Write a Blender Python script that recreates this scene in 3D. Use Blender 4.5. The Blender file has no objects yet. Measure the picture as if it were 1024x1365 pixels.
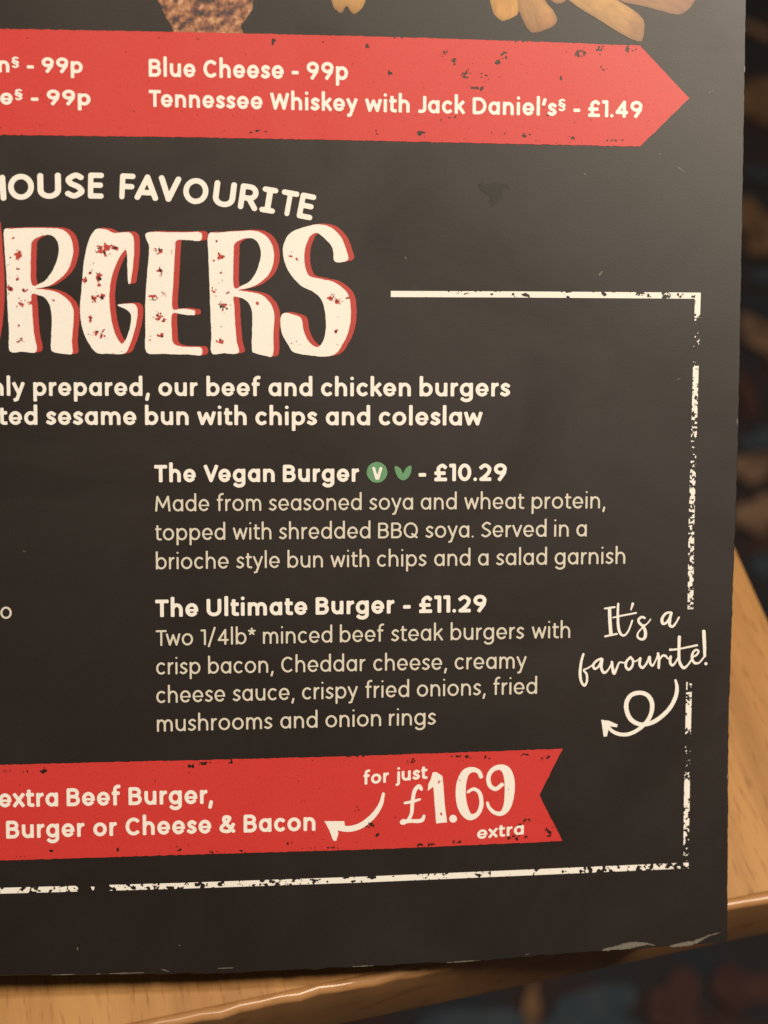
import bpy, math, random
import numpy as np
from mathutils import Vector, Matrix

# ------------------------------------------------------------------ camera
F, CX, CY = 1980.0, 512.0, 682.5          # focal length and centre in photo pixels
DIST = 0.283                               # camera to menu, metres
TH, PH = math.radians(38), math.radians(85)
n = Vector((math.sin(TH)*math.cos(PH), math.sin(TH)*math.sin(PH), math.cos(TH)))  # table normal, camera frame
xw = (Vector((1, 0, 0)) - n*n.x).normalized()
yw = n.cross(xw)
RW = Matrix((xw, yw, n))                   # camera frame -> world frame (rows are world axes)

def ray(px, py):
    return Vector(((px-CX)/F, -(py-CY)/F, -1.0))

# menu plane in the camera frame
ax = Vector((17800, 132, -F)).normalized()
ay = (Vector((62, 21600, F)) - ax*Vector((62, 21600, F)).dot(ax)).normalized()
an = ax.cross(ay)
MC = Vector((0, 0, -DIST))
TABLE_H = 0.74
GAP = 0.010
r0 = ray(60, 1303)
foot = r0*(MC.dot(an)/r0.dot(an))          # a point of the menu's bottom edge
CAMZ = TABLE_H + GAP - foot.dot(n)
CAMP = Vector((0, 0, CAMZ))

def to_world(p):
    return RW @ p + CAMP

scene = bpy.context.scene
cam_data = bpy.data.cameras.new("camera")
cam = bpy.data.objects.new("camera", cam_data)
scene.collection.objects.link(cam)
cam.matrix_world = Matrix.Translation(CAMP) @ RW.to_4x4()
cam_data.sensor_fit = 'VERTICAL'
cam_data.sensor_height = 24.0
cam_data.lens = 24.0*F/1365.0
cam_data.clip_start = 0.01
cam_data.clip_end = 50
cam_data.dof.use_dof = True
cam_data.dof.focus_distance = DIST
cam_data.dof.aperture_fstop = (cam_data.lens/1000)/0.0042
scene.camera = cam

# ------------------------------------------------------------------ light
scene.view_settings.view_transform = 'Standard'
scene.view_settings.look = 'None'
scene.view_settings.exposure = 0.0
scene.view_settings.gamma = 1.0
w = bpy.data.worlds.new("World")
scene.world = w
w.use_nodes = True
w.node_tree.nodes['Background'].inputs[0].default_value = (1.0, 0.80, 0.62, 1)
w.node_tree.nodes['Background'].inputs[1].default_value = 0.06

def area(name, cdir, dist, sx, sy, power, col):
    """an area lamp in direction cdir (camera frame) from the menu's centre, aimed at it"""
    L = bpy.data.lights.new(name, 'AREA')
    L.shape = 'RECTANGLE'; L.size = sx; L.size_y = sy
    L.energy = power; L.color = col
    o = bpy.data.objects.new(name, L)
    scene.collection.objects.link(o)
    tgt = to_world(MC)
    pos = to_world(MC + Vector(cdir).normalized()*dist)
    o.location = pos
    o.rotation_euler = (tgt-pos).to_track_quat('-Z', 'Y').to_euler()
    return o

area('ceiling_lamp', (0.88, 0.55, 1.0), 1.3, 0.20, 0.20, 19.5, (1.0, 0.865, 0.70))
area('far_ceiling_lamp', (0.20, 0.78, 1.0), 1.6, 0.14, 0.14, 10.5, (1.0, 0.84, 0.64))

# ------------------------------------------------------------------ node helpers
def new_mat(name):
    m = bpy.data.materials.new(name); m.use_nodes = True
    nt = m.node_tree
    return m, nt, nt.nodes['Principled BSDF']

def N(nt, t, **kw):
    nd = nt.nodes.new(t)
    for k, v in kw.items():
        if k.startswith('i_'):
            nd.inputs[k[2:].replace('_', ' ')].default_value = v
        else:
            setattr(nd, k, v)
    return nd

def ramp(nt, src, stops):
    r = nt.nodes.new('ShaderNodeValToRGB')
    e = r.color_ramp.elements
    while len(e) < len(stops): e.new(0.5)
    for k, (p, c) in enumerate(stops):
        e[k].position = p
        e[k].color = (*c, 1) if len(c) == 3 else c
    nt.links.new(src, r.inputs[0])
    return r

def coords(nt, scale=(1, 1, 1), rot=(0, 0, 0)):
    tc = nt.nodes.new('ShaderNodeTexCoord')
    mp = nt.nodes.new('ShaderNodeMapping')
    mp.inputs['Scale'].default_value = scale
    mp.inputs['Rotation'].default_value = rot
    nt.links.new(tc.outputs['Object'], mp.inputs[0])
    return mp.outputs[0]

def print_mat(name, col, var=0.06, rough=0.46, spec=0.70, colscale=900, bump=0.10):
    """ink under a semi-matt laminate: fine mottle in colour and gloss, light emboss grain"""
    m, nt, b = new_mat(name)
    co = coords(nt)
    n1 = N(nt, 'ShaderNodeTexNoise', i_Scale=colscale*3.0, i_Detail=3.0)
    n2 = N(nt, 'ShaderNodeTexNoise', i_Scale=26.0, i_Detail=6.0, i_Roughness=.6, i_Distortion=1.2)
    nt.links.new(co, n1.inputs[0]); nt.links.new(co, n2.inputs[0])
    mx = N(nt, 'ShaderNodeMix', data_type='RGBA')
    mx.inputs[6].default_value = (*[c*(1-var*2.2) for c in col], 1)
    mx.inputs[7].default_value = (*[min(1, c*(1+var*2.2)) for c in col], 1)
    nt.links.new(n1.outputs[0], mx.inputs[0])
    nt.links.new(mx.outputs[2], b.inputs['Base Color'])
    mr = N(nt, 'ShaderNodeMapRange')
    mr.inputs['To Min'].default_value = rough-0.12; mr.inputs['To Max'].default_value = rough+0.12
    nt.links.new(n2.outputs[0], mr.inputs[0])
    nt.links.new(mr.outputs[0], b.inputs['Roughness'])
    b.inputs['Specular IOR Level'].default_value = spec
    n3 = N(nt, 'ShaderNodeTexNoise', i_Scale=2400.0, i_Detail=2.0)
    n4 = N(nt, 'ShaderNodeTexNoise', i_Scale=30.0, i_Detail=2.0)
    nt.links.new(co, n3.inputs[0]); nt.links.new(co, n4.inputs[0])
    bp = N(nt, 'ShaderNodeBump', i_Strength=bump, i_Distance=0.00006)
    bp2 = N(nt, 'ShaderNodeBump', i_Strength=0.10, i_Distance=0.0006)
    nt.links.new(n3.outputs[0], bp.inputs['Height'])
    nt.links.new(n4.outputs[0], bp2.inputs['Height'])
    nt.links.new(bp2.outputs[0], bp.inputs['Normal'])
    nt.links.new(bp.outputs[0], b.inputs['Normal'])
    return m

M_BLACK = print_mat('black_print', (0.0105, 0.0062, 0.0046), 0.25, colscale=1000)
M_RED = print_mat('red_print', (0.57, 0.036, 0.031), 0.08)
M_CREAM = print_mat('cream_print', (0.85, 0.82, 0.77), 0.03)
M_BODY = print_mat('body_text_print', (0.66, 0.62, 0.53), 0.04)
M_GREEN = print_mat('green_print', (0.12, 0.30, 0.15), 0.06)
M_SHADOWRED = print_mat('dark_red_print', (0.46, 0.045, 0.035), 0.08)
M_SMUDGE = print_mat('smudge', (0.008, 0.0062, 0.005), 0.2, rough=0.50, spec=0.55)
M_WORN = print_mat('worn_card', (0.15, 0.14, 0.11), 0.25, rough=0.6)
M_FLECK = print_mat('pale_fleck', (0.13, 0.115, 0.095), 0.2)

# ------------------------------------------------------------------ object helpers
def link(o, parent=None):
    scene.collection.objects.link(o)
    if parent is not None: o.parent = parent
    return o

MENU_O = MC                                 # menu's local origin, camera frame
menu = bpy.data.objects.new('menu', None)
link(menu)
RM = Matrix((ax, ay, an)).transposed()      # menu frame -> camera frame
# put the Empty at the foot of the menu
foot_uv = ((foot-MENU_O).dot(ax), (foot-MENU_O).dot(ay))
menu.matrix_world = Matrix.Translation(to_world(foot)) @ (RW @ RM).to_4x4()
menu['label'] = 'black card burger menu with red banners, cream lettering and a worn bottom corner'
menu['category'] = 'menu'

_k = MC.dot(an)
AX, AY, AN = np.array(ax), np.array(ay), np.array(an)
O_ = np.array(foot)
def uv(P):
    """photo coordinates (k,2) of points printed on the menu -> menu local xy in metres"""
    P = np.asarray(P, float)
    R = np.stack([(P[:, 0]-CX)/F, -(P[:, 1]-CY)/F, -np.ones(len(P))], 1)
    t = _k/(R @ AN)
    Q = R*t[:, None] - O_
    return np.stack([Q @ AX, Q @ AY], 1)

LAY = 0.00003
def mesh_obj(name, verts, loops, counts, mat, parent, z):
    """flat mesh on the menu from photo-space verts and polygons (flat loop list + counts)"""
    q = uv(verts)
    co = np.zeros((len(q), 3)); co[:, :2] = q; co[:, 2] = z
    me = bpy.data.meshes.new(name)
    me.vertices.add(len(co)); me.vertices.foreach_set('co', co.ravel())
    me.loops.add(len(loops)); me.loops.foreach_set('vertex_index', np.asarray(loops, np.int32))
    me.polygons.add(len(counts))
    counts = np.asarray(counts, np.int32)
    starts = np.concatenate([[0], np.cumsum(counts)[:-1]]).astype(np.int32)
    me.polygons.foreach_set('loop_start', starts)
    me.update(calc_edges=True); me.validate()
    me.materials.append(mat)
    o = bpy.data.objects.new(name, me)
    return link(o, parent)

# marching squares on a signed field (negative inside) -> polygons, full cells merged along rows
_T = {1: 'AEH', 2: 'EBF', 3: 'ABFH', 4: 'FCG', 6: 'EBCG', 7: 'ABCGH', 8: 'HGD', 9: 'AEGD',
      11: 'ABFGD', 12: 'HFCD', 13: 'AEFCD', 14: 'EBCDH', 5: 'AEFCGH', 10: 'EBFGDH'}
def march(S, x0, y0, c, merge=True):
    ny, nx = S.shape
    ins = S < 0
    code = ins[:-1, :-1]*1 + ins[:-1, 1:]*2 + ins[1:, 1:]*4 + ins[1:, :-1]*8
    V, L, C = [], [], []
    nv = 0
    for k, names in _T.items():
        j, i = np.nonzero(code == k)
        if len(j) == 0: continue
        a, b, cc, d = S[j, i], S[j, i+1], S[j+1, i+1], S[j+1, i]
        X, Y = x0+i*c, y0+j*c
        pts = []
        for nm in names:
            if nm == 'A': pts.append((X, Y))
            elif nm == 'B': pts.append((X+c, Y))
            elif nm == 'C': pts.append((X+c, Y+c))
            elif nm == 'D': pts.append((X, Y+c))
            elif nm == 'E': pts.append((X+c*a/(a-b), Y))
            elif nm == 'F': pts.append((X+c, Y+c*b/(b-cc)))
            elif nm == 'G': pts.append((X+c*d/(d-cc), Y+c))
            elif nm == 'H': pts.append((X, Y+c*a/(a-d)))
        m = len(names)
        P = np.stack([np.stack(np.broadcast_arrays(*p), 1) for p in pts], 1).reshape(-1, 2)
        V.append(P); L.append(np.arange(len(P))+nv); C.append(np.full(len(j), m)); nv += len(P)
    if merge:
        full = np.zeros((ny-1, nx+1), np.int8); full[:, 1:-1] = (code == 15)
        d = np.diff(full, axis=1)
        js, is_ = np.nonzero(d == 1); je, ie = np.nonzero(d == -1)
    else:
        js, is_ = np.nonzero(code == 15); ie = is_+1
    if len(js):
        X0, X1, Y = x0+is_*c, x0+ie*c, y0+js*c
        P = np.stack([np.stack([X0, Y], 1), np.stack([X1, Y], 1), np.stack([X1, Y+c], 1), np.stack([X0, Y+c], 1)], 1).reshape(-1, 2)
        V.append(P); L.append(np.arange(len(P))+nv); C.append(np.full(len(js), 4)); nv += len(P)
    if not V: return np.zeros((0, 2)), np.zeros(0, int), np.zeros(0, int)
    # y runs downward in photo space: reverse winding so that faces look at the reader
    V = np.concatenate(V); L = np.concatenate(L); C = np.concatenate(C)
    out = []
    s = np.concatenate([[0], np.cumsum(C)])
    for m in (3, 4, 5, 6):
        idx = np.nonzero(C == m)[0]
        if len(idx):
            base = s[idx][:, None] + np.arange(m)[::-1][None, :]
            out.append((L[base].ravel(), np.full(len(idx), m)))
    return V, np.concatenate([a for a, _ in out]), np.concatenate([b for _, b in out])

def grid(x0, y0, x1, y1, c):
    xs = np.arange(x0, x1+c, c); ys = np.arange(y0, y1+c, c)
    return np.meshgrid(xs, ys)

def d_stroke(X, Y, pts):
    """distance to a poly-line of (x, y, r): negative inside"""
    D = np.full(X.shape, 1e9)
    P = [np.array(p, float) for p in pts]
    if len(P) == 1:
        return np.hypot(X-P[0][0], Y-P[0][1])-P[0][2]
    for a, b in zip(P[:-1], P[1:]):
        dx, dy = b[0]-a[0], b[1]-a[1]
        l2 = dx*dx+dy*dy+1e-9
        t = np.clip(((X-a[0])*dx+(Y-a[1])*dy)/l2, 0, 1)
        D = np.minimum(D, np.hypot(X-a[0]-t*dx, Y-a[1]-t*dy)-(a[2]+(b[2]-a[2])*t))
    return D

def d_poly(X, Y, pts):
    D = np.full(X.shape, 1e9); inside = np.zeros(X.shape, bool)
    k = len(pts)
    for q in range(k):
        (ax_, ay_), (bx, by) = pts[q], pts[(q+1) % k]
        dx, dy = bx-ax_, by-ay_
        t = np.clip(((X-ax_)*dx+(Y-ay_)*dy)/(dx*dx+dy*dy+1e-12), 0, 1)
        D = np.minimum(D, np.hypot(X-ax_-t*dx, Y-ay_-t*dy))
        cr = ((ay_ > Y) != (by > Y))
        if dy != 0:
            inside ^= cr & (X < ax_+(Y-ay_)*dx/dy)
    return np.where(inside, -D, D)

def spline(pts, closed=False, k=5):
    P = [np.array(p, float) for p in pts]; m = len(P); out = []
    rng = range(m) if closed else range(m-1)
    for i in rng:
        if closed:
            p0, p1, p2, p3 = P[i-1], P[i], P[(i+1) % m], P[(i+2) % m]
        else:
            p0, p1, p2, p3 = P[max(i-1, 0)], P[i], P[i+1], P[min(i+2, m-1)]
        for s in range(k):
            t = s/k
            out.append(tuple(0.5*((2*p1)+(-p0+p2)*t+(2*p0-5*p1+4*p2-p3)*t*t+(-p0+3*p1-3*p2+p3)*t**3)))
    if not closed: out.append(tuple(P[-1]))
    return out

def vnoise(X, Y, scale, seed, octs=3):
    out = np.zeros(X.shape); amp = 1.0; tot = 0
    for o in range(octs):
        rs = np.random.RandomState(seed*17+o)
        T = rs.rand(256, 256)
        x = X/scale; y = Y/scale
        xi = np.floor(x).astype(int); yi = np.floor(y).astype(int)
        fx = x-xi; fy = y-yi
        fx = fx*fx*(3-2*fx); fy = fy*fy*(3-2*fy)
        a = T[yi % 256, xi % 256]; b = T[yi % 256, (xi+1) % 256]
        c = T[(yi+1) % 256, xi % 256]; d = T[(yi+1) % 256, (xi+1) % 256]
        out += amp*((a*(1-fx)+b*fx)*(1-fy)+(c*(1-fx)+d*fx)*fy)
        tot += amp; amp *= 0.55; scale /= 2.1
    return out/tot

def blobs(X, Y, lst, base=0.0):
    D = np.full(X.shape, base)
    for (x, y, rx, ry, a) in lst:
        D = np.maximum(D, a*np.exp(-((X-x)/rx)**2-((Y-y)/ry)**2))
    return D

def chip(S, X, Y, dens, seed, scale=6.0, gain=6.0):
    """cut worn specks out of field S where noise falls under the local density"""
    nz = vnoise(X, Y, scale, seed, 3)
    hole = (nz - dens)*gain                # negative where worn away
    return np.maximum(S, -hole)

# ------------------------------------------------------------------ stroke font (rounded sans)
def arc(cx, cy, rx, ry, a0, a1, k=14):
    return [(cx+rx*math.cos(math.radians(a0+(a1-a0)*i/k)), cy+ry*math.sin(math.radians(a0+(a1-a0)*i/k))) for i in range(k+1)]

def glyph(ch, w):
    """strokes of a glyph, baseline 0, cap height 20, x-height XH; returns (strokes, width)"""
    h = w/2; e = (w-2.6)                   # e widens the bold
    XH, C, A, D = 15.5, 20.0, 23.0, -6.4
    C_, A_, X_ = C-h, A-h, XH-h
    def bowl(W): return arc(W/2, XH/2, W/2-h, XH/2-h, 0, 360, 28)
    if ch == 'o':
        W = 13.6+e*.8; return [bowl(W)], W
    if ch == 'a':
        W = 12.6+e*.8; return [arc(W/2, XH/2, W/2-h, XH/2-h, 0, 360, 28), [(W-h, X_), (W-h, h)]], W
    if ch == 'd':
        W = 13.0+e*.8; return [bowl(W), [(W-h, A_), (W-h, h)]], W
    if ch == 'q':
        W = 13.0+e*.8; return [bowl(W), [(W-h, X_), (W-h, D+h)]], W
    if ch == 'b':
        W = 13.0+e*.8; return [bowl(W), [(h, A_), (h, h)]], W
    if ch == 'p':
        W = 13.0+e*.8; return [bowl(W), [(h, X_), (h, D+h)]], W
    if ch == 'g':
        W = 13.0+e*.8
        return [bowl(W), [(W-h, X_)]+[(W-h, 0)]+arc(W/2, -.6, W/2-h, -D-.6-h, 0, -145, 12)], W
    if ch == 'c':
        W = 11.2+e*.7; return [arc(W*.56, XH/2, W*.56-h, XH/2-h, 52, 308, 20)], W
    if ch == 'e':
        W = 12.8+e*.8; ym = XH*.5-.4
        return [[(h, ym), (W-h, ym), .68], arc(W/2, XH/2, W/2-h, XH/2-h, -4, 314, 26)], W
    if ch == 's':
        W = 9.6+e*.8
        P = [(W-h-.3, X_-1.5), (W*.52, X_), (h+.6, XH*.75), (W*.32, XH*.57), (W*.66, XH*.44), (W-h-.1, XH*.27), (W*.5, h), (h+.1, h+1.3)]
        return [spline(P)], W
    if ch in 'nh':
        W = 11.8+e*.9; top = A_ if ch == 'h' else X_
        return [[(h, top), (h, h)], [(h, XH*.42)]+arc(W/2, XH*.52, W/2-h, XH*.48-h, 180, 0, 14)+[(W-h, h)]], W
    if ch == 'm':
        W = 18.6+e*1.6; m = W/2
        return [[(h, X_), (h, h)], arc((h+m)/2, XH*.54, (m-h)/2, XH*.46-h, 180, 0, 12)+[(m, h)],
                arc((m+W-h)/2, XH*.54, (W-h-m)/2, XH*.46-h, 180, 0, 12)+[(W-h, h)]], W
    if ch == 'u':
        W = 11.8+e*.9
        return [[(W-h, X_), (W-h, h)], [(h, X_)]+arc(W/2, XH*.46, W/2-h, XH*.46-h, 180, 360, 14)], W
    if ch == 'r':
        W = 7.2+e*.9
        return [[(h, X_), (h, h)], [(h, XH*.5)]+arc(W-h+.2, XH*.50, W-2*h+.2, XH*.50-h, 180, 96, 8)], W
    if ch == 'i':
        W = w; return [[(h, X_), (h, h)], [(h, A-h-.9)]], W
    if ch == 'j':
        W = w+2.6; return [[(W-h, X_), (W-h, -2.0)]+arc(W-h-2.8, -2.2, 2.8, 2.6, 0, -80, 6), [(W-h, A-h-.9)]], W
    if ch == 'l':
        return [[(h, A_), (h, h)]], w
    if ch == 't':
        W = 7.6+e*.8; x = W*.38
        return [[(x, XH+3.8-h), (x, 4.0)]+arc(x+3.0, 3.4, 3.0, 3.4-h, 180, 285, 8), [(h, X_), (W-h+.2, X_)]], W
    if ch == 'f':
        W = 7.8+e*.8; x = W*.40
        return [[(x, h), (x, A-5.4)]+arc(x+3.4, A-5.2, 3.4, 5.2-h, 180, 80, 8), [(h, X_), (W-h-.2, X_)]], W
    if ch == 'k':
        W = 11.0+e*.8
        return [[(h, A_), (h, h)], [(W-h-.6, X_), (h+.4, XH*.42)], [(W*.42, XH*.58), (W-h, h)]], W
    if ch == 'v':
        W = 11.8+e*.8; return [[(h, X_), (W/2, h), (W-h, X_)]], W
    if ch == 'y':
        W = 12.0+e*.8; return [[(h, X_), (W*.52, h+.8)], [(W-h, X_), (W*.50, h-.8), (W*.36, D+h+.6), (W*.14+h*.5, D+h)]], W
    if ch == 'w':
        W = 17.6+e*1.4; return [[(h, X_), (W*.27, h), (W*.5, X_-.8), (W*.73, h), (W-h, X_)]], W
    if ch == 'x':
        W = 11.4+e*.8; return [[(h, X_), (W-h, h)], [(W-h, X_), (h, h)]], W
    # capitals
    if ch == 'T':
        W = 13.2+e; return [[(h, C_), (W-h, C_)], [(W/2, C_), (W/2, h)]], W
    if ch == 'B':
        W = 13.0+e; m = C*.53
        return [[(h, h), (h, C_), (W*.52, C_)]+arc(W*.52, (C_+m)/2, W*.42-h, (C_-m)/2, 90, -90, 12)+[(h, m)],
                [(W*.52, m)]+arc(W*.54, (m+h)/2, W*.46-h, (m-h)/2, 90, -90, 12)+[(h, h)]], W
    if ch == 'M':
        W = 18.6+e*1.2; return [[(h, h), (h+1.6, C_), (W/2, 4.2+h), (W-h-1.6, C_), (W-h, h)]], W
    if ch == 'W':
        W = 20.6+e*1.2; return [[(h, C_), (W*.27, h), (W*.5, C_-.6), (W*.73, h), (W-h, C_)]], W
    if ch == 'V':
        W = 14.6+e; return [[(h, C_), (W/2, h), (W-h, C_)]], W
    if ch == 'U':
        W = 14.6+e; return [[(h, C_)]+arc(W/2, C*.36, W/2-h, C*.36-h, 180, 360, 16)+[(W-h, C_)]], W
    if ch == 'C':
        W = 14.4+e; return [arc(W*.55, C/2, W*.55-h, C/2-h, 52, 308, 22)], W
    if ch == 'O':
        W = 17.4+e; return [arc(W/2, C/2, W/2-h, C/2-h, 0, 360, 30)], W
    if ch == 'Q':
        W = 17.2+e; return [arc(W/2, C/2, W/2-h, C/2-h, 0, 360, 30), [(W*.60, C*.26), (W-h-.2, h-.2)]], W
    if ch == 'S':
        W = 11.8+e
        P = [(W-h-.5, C_-1.7), (W*.54, C_), (h+.5, C*.75), (W*.30, C*.58), (W*.68, C*.45), (W-h, C*.26), (W*.48, h), (h, h+1.8)]
        return [spline(P)], W
    if ch == 'J':
        W = 9.2+e; return [[(W-h, C_)]+arc(W-h-4.2, 5.0, 4.2, 5.0-h, 0, -110, 10)], W
    if ch == 'D':
        W = 15.0+e; return [[(W*.40, C_), (h, C_), (h, h), (W*.40, h)]+arc(W*.42, C/2, W*.58-h, C/2-h, -90, 90, 18)], W
    if ch == 'H':
        W = 14.6+e; return [[(h, C_), (h, h)], [(W-h, C_), (W-h, h)], [(h, C*.52), (W-h, C*.52)]], W
    if ch == 'E':
        W = 10.8+e; return [[(W-h, C_), (h, C_), (h, h), (W-h, h)], [(h, C*.52), (W-h-.6, C*.52)]], W
    if ch == 'F':
        W = 10.6+e; return [[(W-h, C_), (h, C_), (h, h)], [(h, C*.50), (W-h-.6, C*.50)]], W
    if ch == 'A':
        W = 15.6+e; return [[(h, h), (W/2, C_), (W-h, h)], [(W*.24, C*.30), (W*.76, C*.30)]], W
    if ch == 'R':
        W = 13.0+e; m = C*.46
        return [[(h, h), (h, C_), (W*.50, C_)]+arc(W*.50, (C_+m)/2, W*.46-h, (C_-m)/2, 90, -90, 12)+[(h, m)], [(W*.50, m), (W-h, h)]], W
    if ch == 'I':
        W = 9.4+e; return [[(h, C_), (W-h, C_)], [(W/2, C_), (W/2, h)], [(h, h), (W-h, h)]], W
    # digits
    if ch == '1':
        W = 4.4+w*.8; return [[(h, C_-.2), (W-h, C_), (W-h, h)]], W
    if ch == '0':
        W = 13.4+e; return [arc(W/2, C/2, W/2-h, C/2-h, 0, 360, 30)], W
    if ch == '2':
        W = 12.2+e
        return [spline([(h+.2, C_-2.6), (W*.48, C_), (W-h-.2, C*.72), (W*.74, C*.46), (W*.40, C*.22), (h+.2, h)])+[(W-h, h)]], W
    if ch == '4':
        W = 13.4+e; return [[(W*.70, h), (W*.70, C_), (h, C*.30), (W-h, C*.30)]], W
    if ch == '9':
        W = 12.8+e
        return [arc(W/2, C-C*.32, W/2-h, C*.32-h, 0, 360, 26), [(W-h, C*.68), (W-h-.7, C*.46), (W*.46, h)]], W
    if ch == '\u00a3':
        W = 12.8+e
        return [[(h, h), (W-h, h)], spline([(h+1.0, h+.2), (W*.36, C*.22), (W*.32, C*.50), (W*.34, C*.76), (W*.62, C_), (W-h-.3, C_-2.0)]), [(h, C*.46), (W*.74, C*.46)]], W
    if ch == '.':
        return [[(h+.1, h)]], w+.2
    if ch == ',':
        W = w+1.2; return [[(W-h, h), (h, -3.6)]], W
    if ch == '-':
        W = 6.6+e*1.2; return [[(h, 7.4), (W-h, 7.4)]], W
    if ch == "'":
        W = w+1.4; return [[(W-h, C_+.6), (h, C_-4.2)]], W
    if ch == '/':
        W = 9.6; return [[(h, -1.6), (W-h, A_)]], W
    if ch == '*':
        W = 8.4; s = [[(W/2, C-4), (W/2+3.6*math.cos(math.radians(a)), C-4+3.8*math.sin(math.radians(a)))] for a in (90, 162, 234, 306, 18)]
        return s, W
    if ch == '&':
        W = 15.4+e
        return [spline([(W-h, h+.2), (W*.62, C*.34), (W*.30, C*.66), (W*.30, C*.86), (W*.46, C_), (W*.64, C*.84), (W*.52, C*.64), (h+.4, C*.36), (h+.2, C*.18), (W*.36, h), (W*.66, C*.14), (W-h-.2, C*.46)])], W
    if ch == '\u00a7':
        W = 8.6; q = C-13.6
        return [spline([(W-1.6, C-1.6), (W*.5, C-.7), (1.4, C-2.6), (W*.5, C-5.0), (W-1.1, C-7.0), (W*.62, C-9.0)]),
                spline([(W*.38, C-4.4), (1.1, C-6.4), (W*.5, C-8.6), (W-1.3, C-11.0), (W*.5, q+.5), (1.5, q+1.6)])], W
    raise KeyError(ch)

SB = {}
for c_ in 'acdegoqOCQ0&': SB[c_] = (1.15, 1.15)
for c_ in 'bpDB9': SB[c_] = (1.7, 1.1)
for c_ in 'hnmuilHUMN': SB[c_] = (1.7, 1.7)
for c_ in 'adgq': SB[c_] = (1.15, 1.7)
for c_ in 'vwyxkVWTA': SB[c_] = (0.55, 0.55)
for c_ in 'sSrtfjJ': SB[c_] = (0.95, 0.75)
for c_ in 'rRFE': SB[c_] = (1.7, 0.4)
for c_ in 'k': SB[c_] = (1.7, 0.4)
KERN = {'Te': -1.8, 'Tw': -2.0, 'Ve': -1.4, 'r,': -1.0, 'Wh': .2, 'y.': -1, 'a.': 0, 'AV': -1.6, 'ry': .2, "l'": -.4, "'s": -.6}
_cache = {}
def d_cap(X, Y, p, q, r):
    """nearly square end cap at p for a stroke coming from q"""
    dx, dy = p[0]-q[0], p[1]-q[1]
    l = math.hypot(dx, dy)
    if l < .05: return np.full(X.shape, 1e9)
    dx /= l; dy /= l
    u = np.abs((X-p[0])*dx+(Y-p[1])*dy); v = np.abs(-(X-p[0])*dy+(Y-p[1])*dx)
    rc = .5*r; e = r-rc
    a = u-e*.92; b = v-e
    return np.hypot(np.maximum(a, 0), np.maximum(b, 0))+np.minimum(np.maximum(a, b), 0)-rc

def glyph_mesh(ch, w, square=True):
    key = (ch, round(w, 2), square)
    if key not in _cache:
        st, W = glyph(ch, w)
        X, Y = grid(-1.5, -8.5, W+1.5, 25.5, 0.5)
        S = np.full(X.shape, 1e9)
        r = w/2 if ch not in '\u00a7*' else min(w/2, 1.15 if ch == '*' else .5+w*.16)
        r0 = r
        for s in st:
            r = r0
            if isinstance(s[-1], float): r = r0*s[-1]; s = s[:-1]
            S = np.minimum(S, d_stroke(X, Y, [(p[0], p[1], r) for p in s]))
            if square and len(s) > 1 and ch not in '\u00a7*,/' and math.hypot(s[0][0]-s[-1][0], s[0][1]-s[-1][1]) > .5:
                S = np.minimum(S, d_cap(X, Y, s[0], s[1], r)); S = np.minimum(S, d_cap(X, Y, s[-1], s[-2], r))
        V, L, C = march(S, -1.5, -8.5, 0.5)
        # font y is up: flip winding back by reversing once more when y is negated
        _cache[key] = (V, L, C, W)
    return _cache[key]

def text(s, x0, y0, x1, y1, size, w, mat=None, name='text_line', lay=3, anchors=None, parent=None):
    """one printed line: ink from x0 to x1 in photo space, baseline y0 -> y1, cap height size"""
    mat = mat or M_CREAM
    sc = size/20.0
    words = s.split(' ')
    def layout(word):
        x = 0; out = []
        for k, c in enumerate(word):
            V, L, C, W = glyph_mesh(c, w)
            l, r = SB.get(c, (1.1, 1.1))
            if k: x += l + KERN.get(word[k-1]+c, 0)
            out.append((c, x)); x += W
            end = x; x += r
        return out, end
    lays = [layout(q) for q in words]
    sp = 9.2
    tot = sum(l[1] for l in lays)+sp*(len(words)-1)
    kx = (x1-x0)/tot
    VV, LL, CC = [], [], []; nv = 0
    xs = 0
    for wi, (out, end) in enumerate(lays):
        ox = x0+xs*kx
        k2 = kx
        if anchors: ox = anchors[wi]
        if anchors and wi == len(lays)-1: k2 = (x1-ox)/end
        elif anchors: k2 = kx
        for c, gx in out:
            V, L, C, W = glyph_mesh(c, w)
            px = ox+(V[:, 0]+gx)*k2
            up = V[:, 1]*sc
            base = y0+(y1-y0)*(px-x0)/(x1-x0)
            px2 = px-(-4.6e-5*(px-450))*up
            VV.append(np.stack([px2, base-up], 1)); LL.append(L[::-1]+nv); nv += len(V)
            CC.append(C[::-1])
        xs += end+sp
    return mesh_obj(name, np.concatenate(VV), np.concatenate(LL), np.concatenate(CC), mat, parent or menu, LAY*lay)

def field_obj(name, S, X, Y, c, mat, lay, parent=None):
    V, L, C = march(S, X[0, 0], Y[0, 0], c)
    if len(V) == 0: return None
    return mesh_obj(name, V, L, C, mat, parent or menu, LAY*lay)

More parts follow.
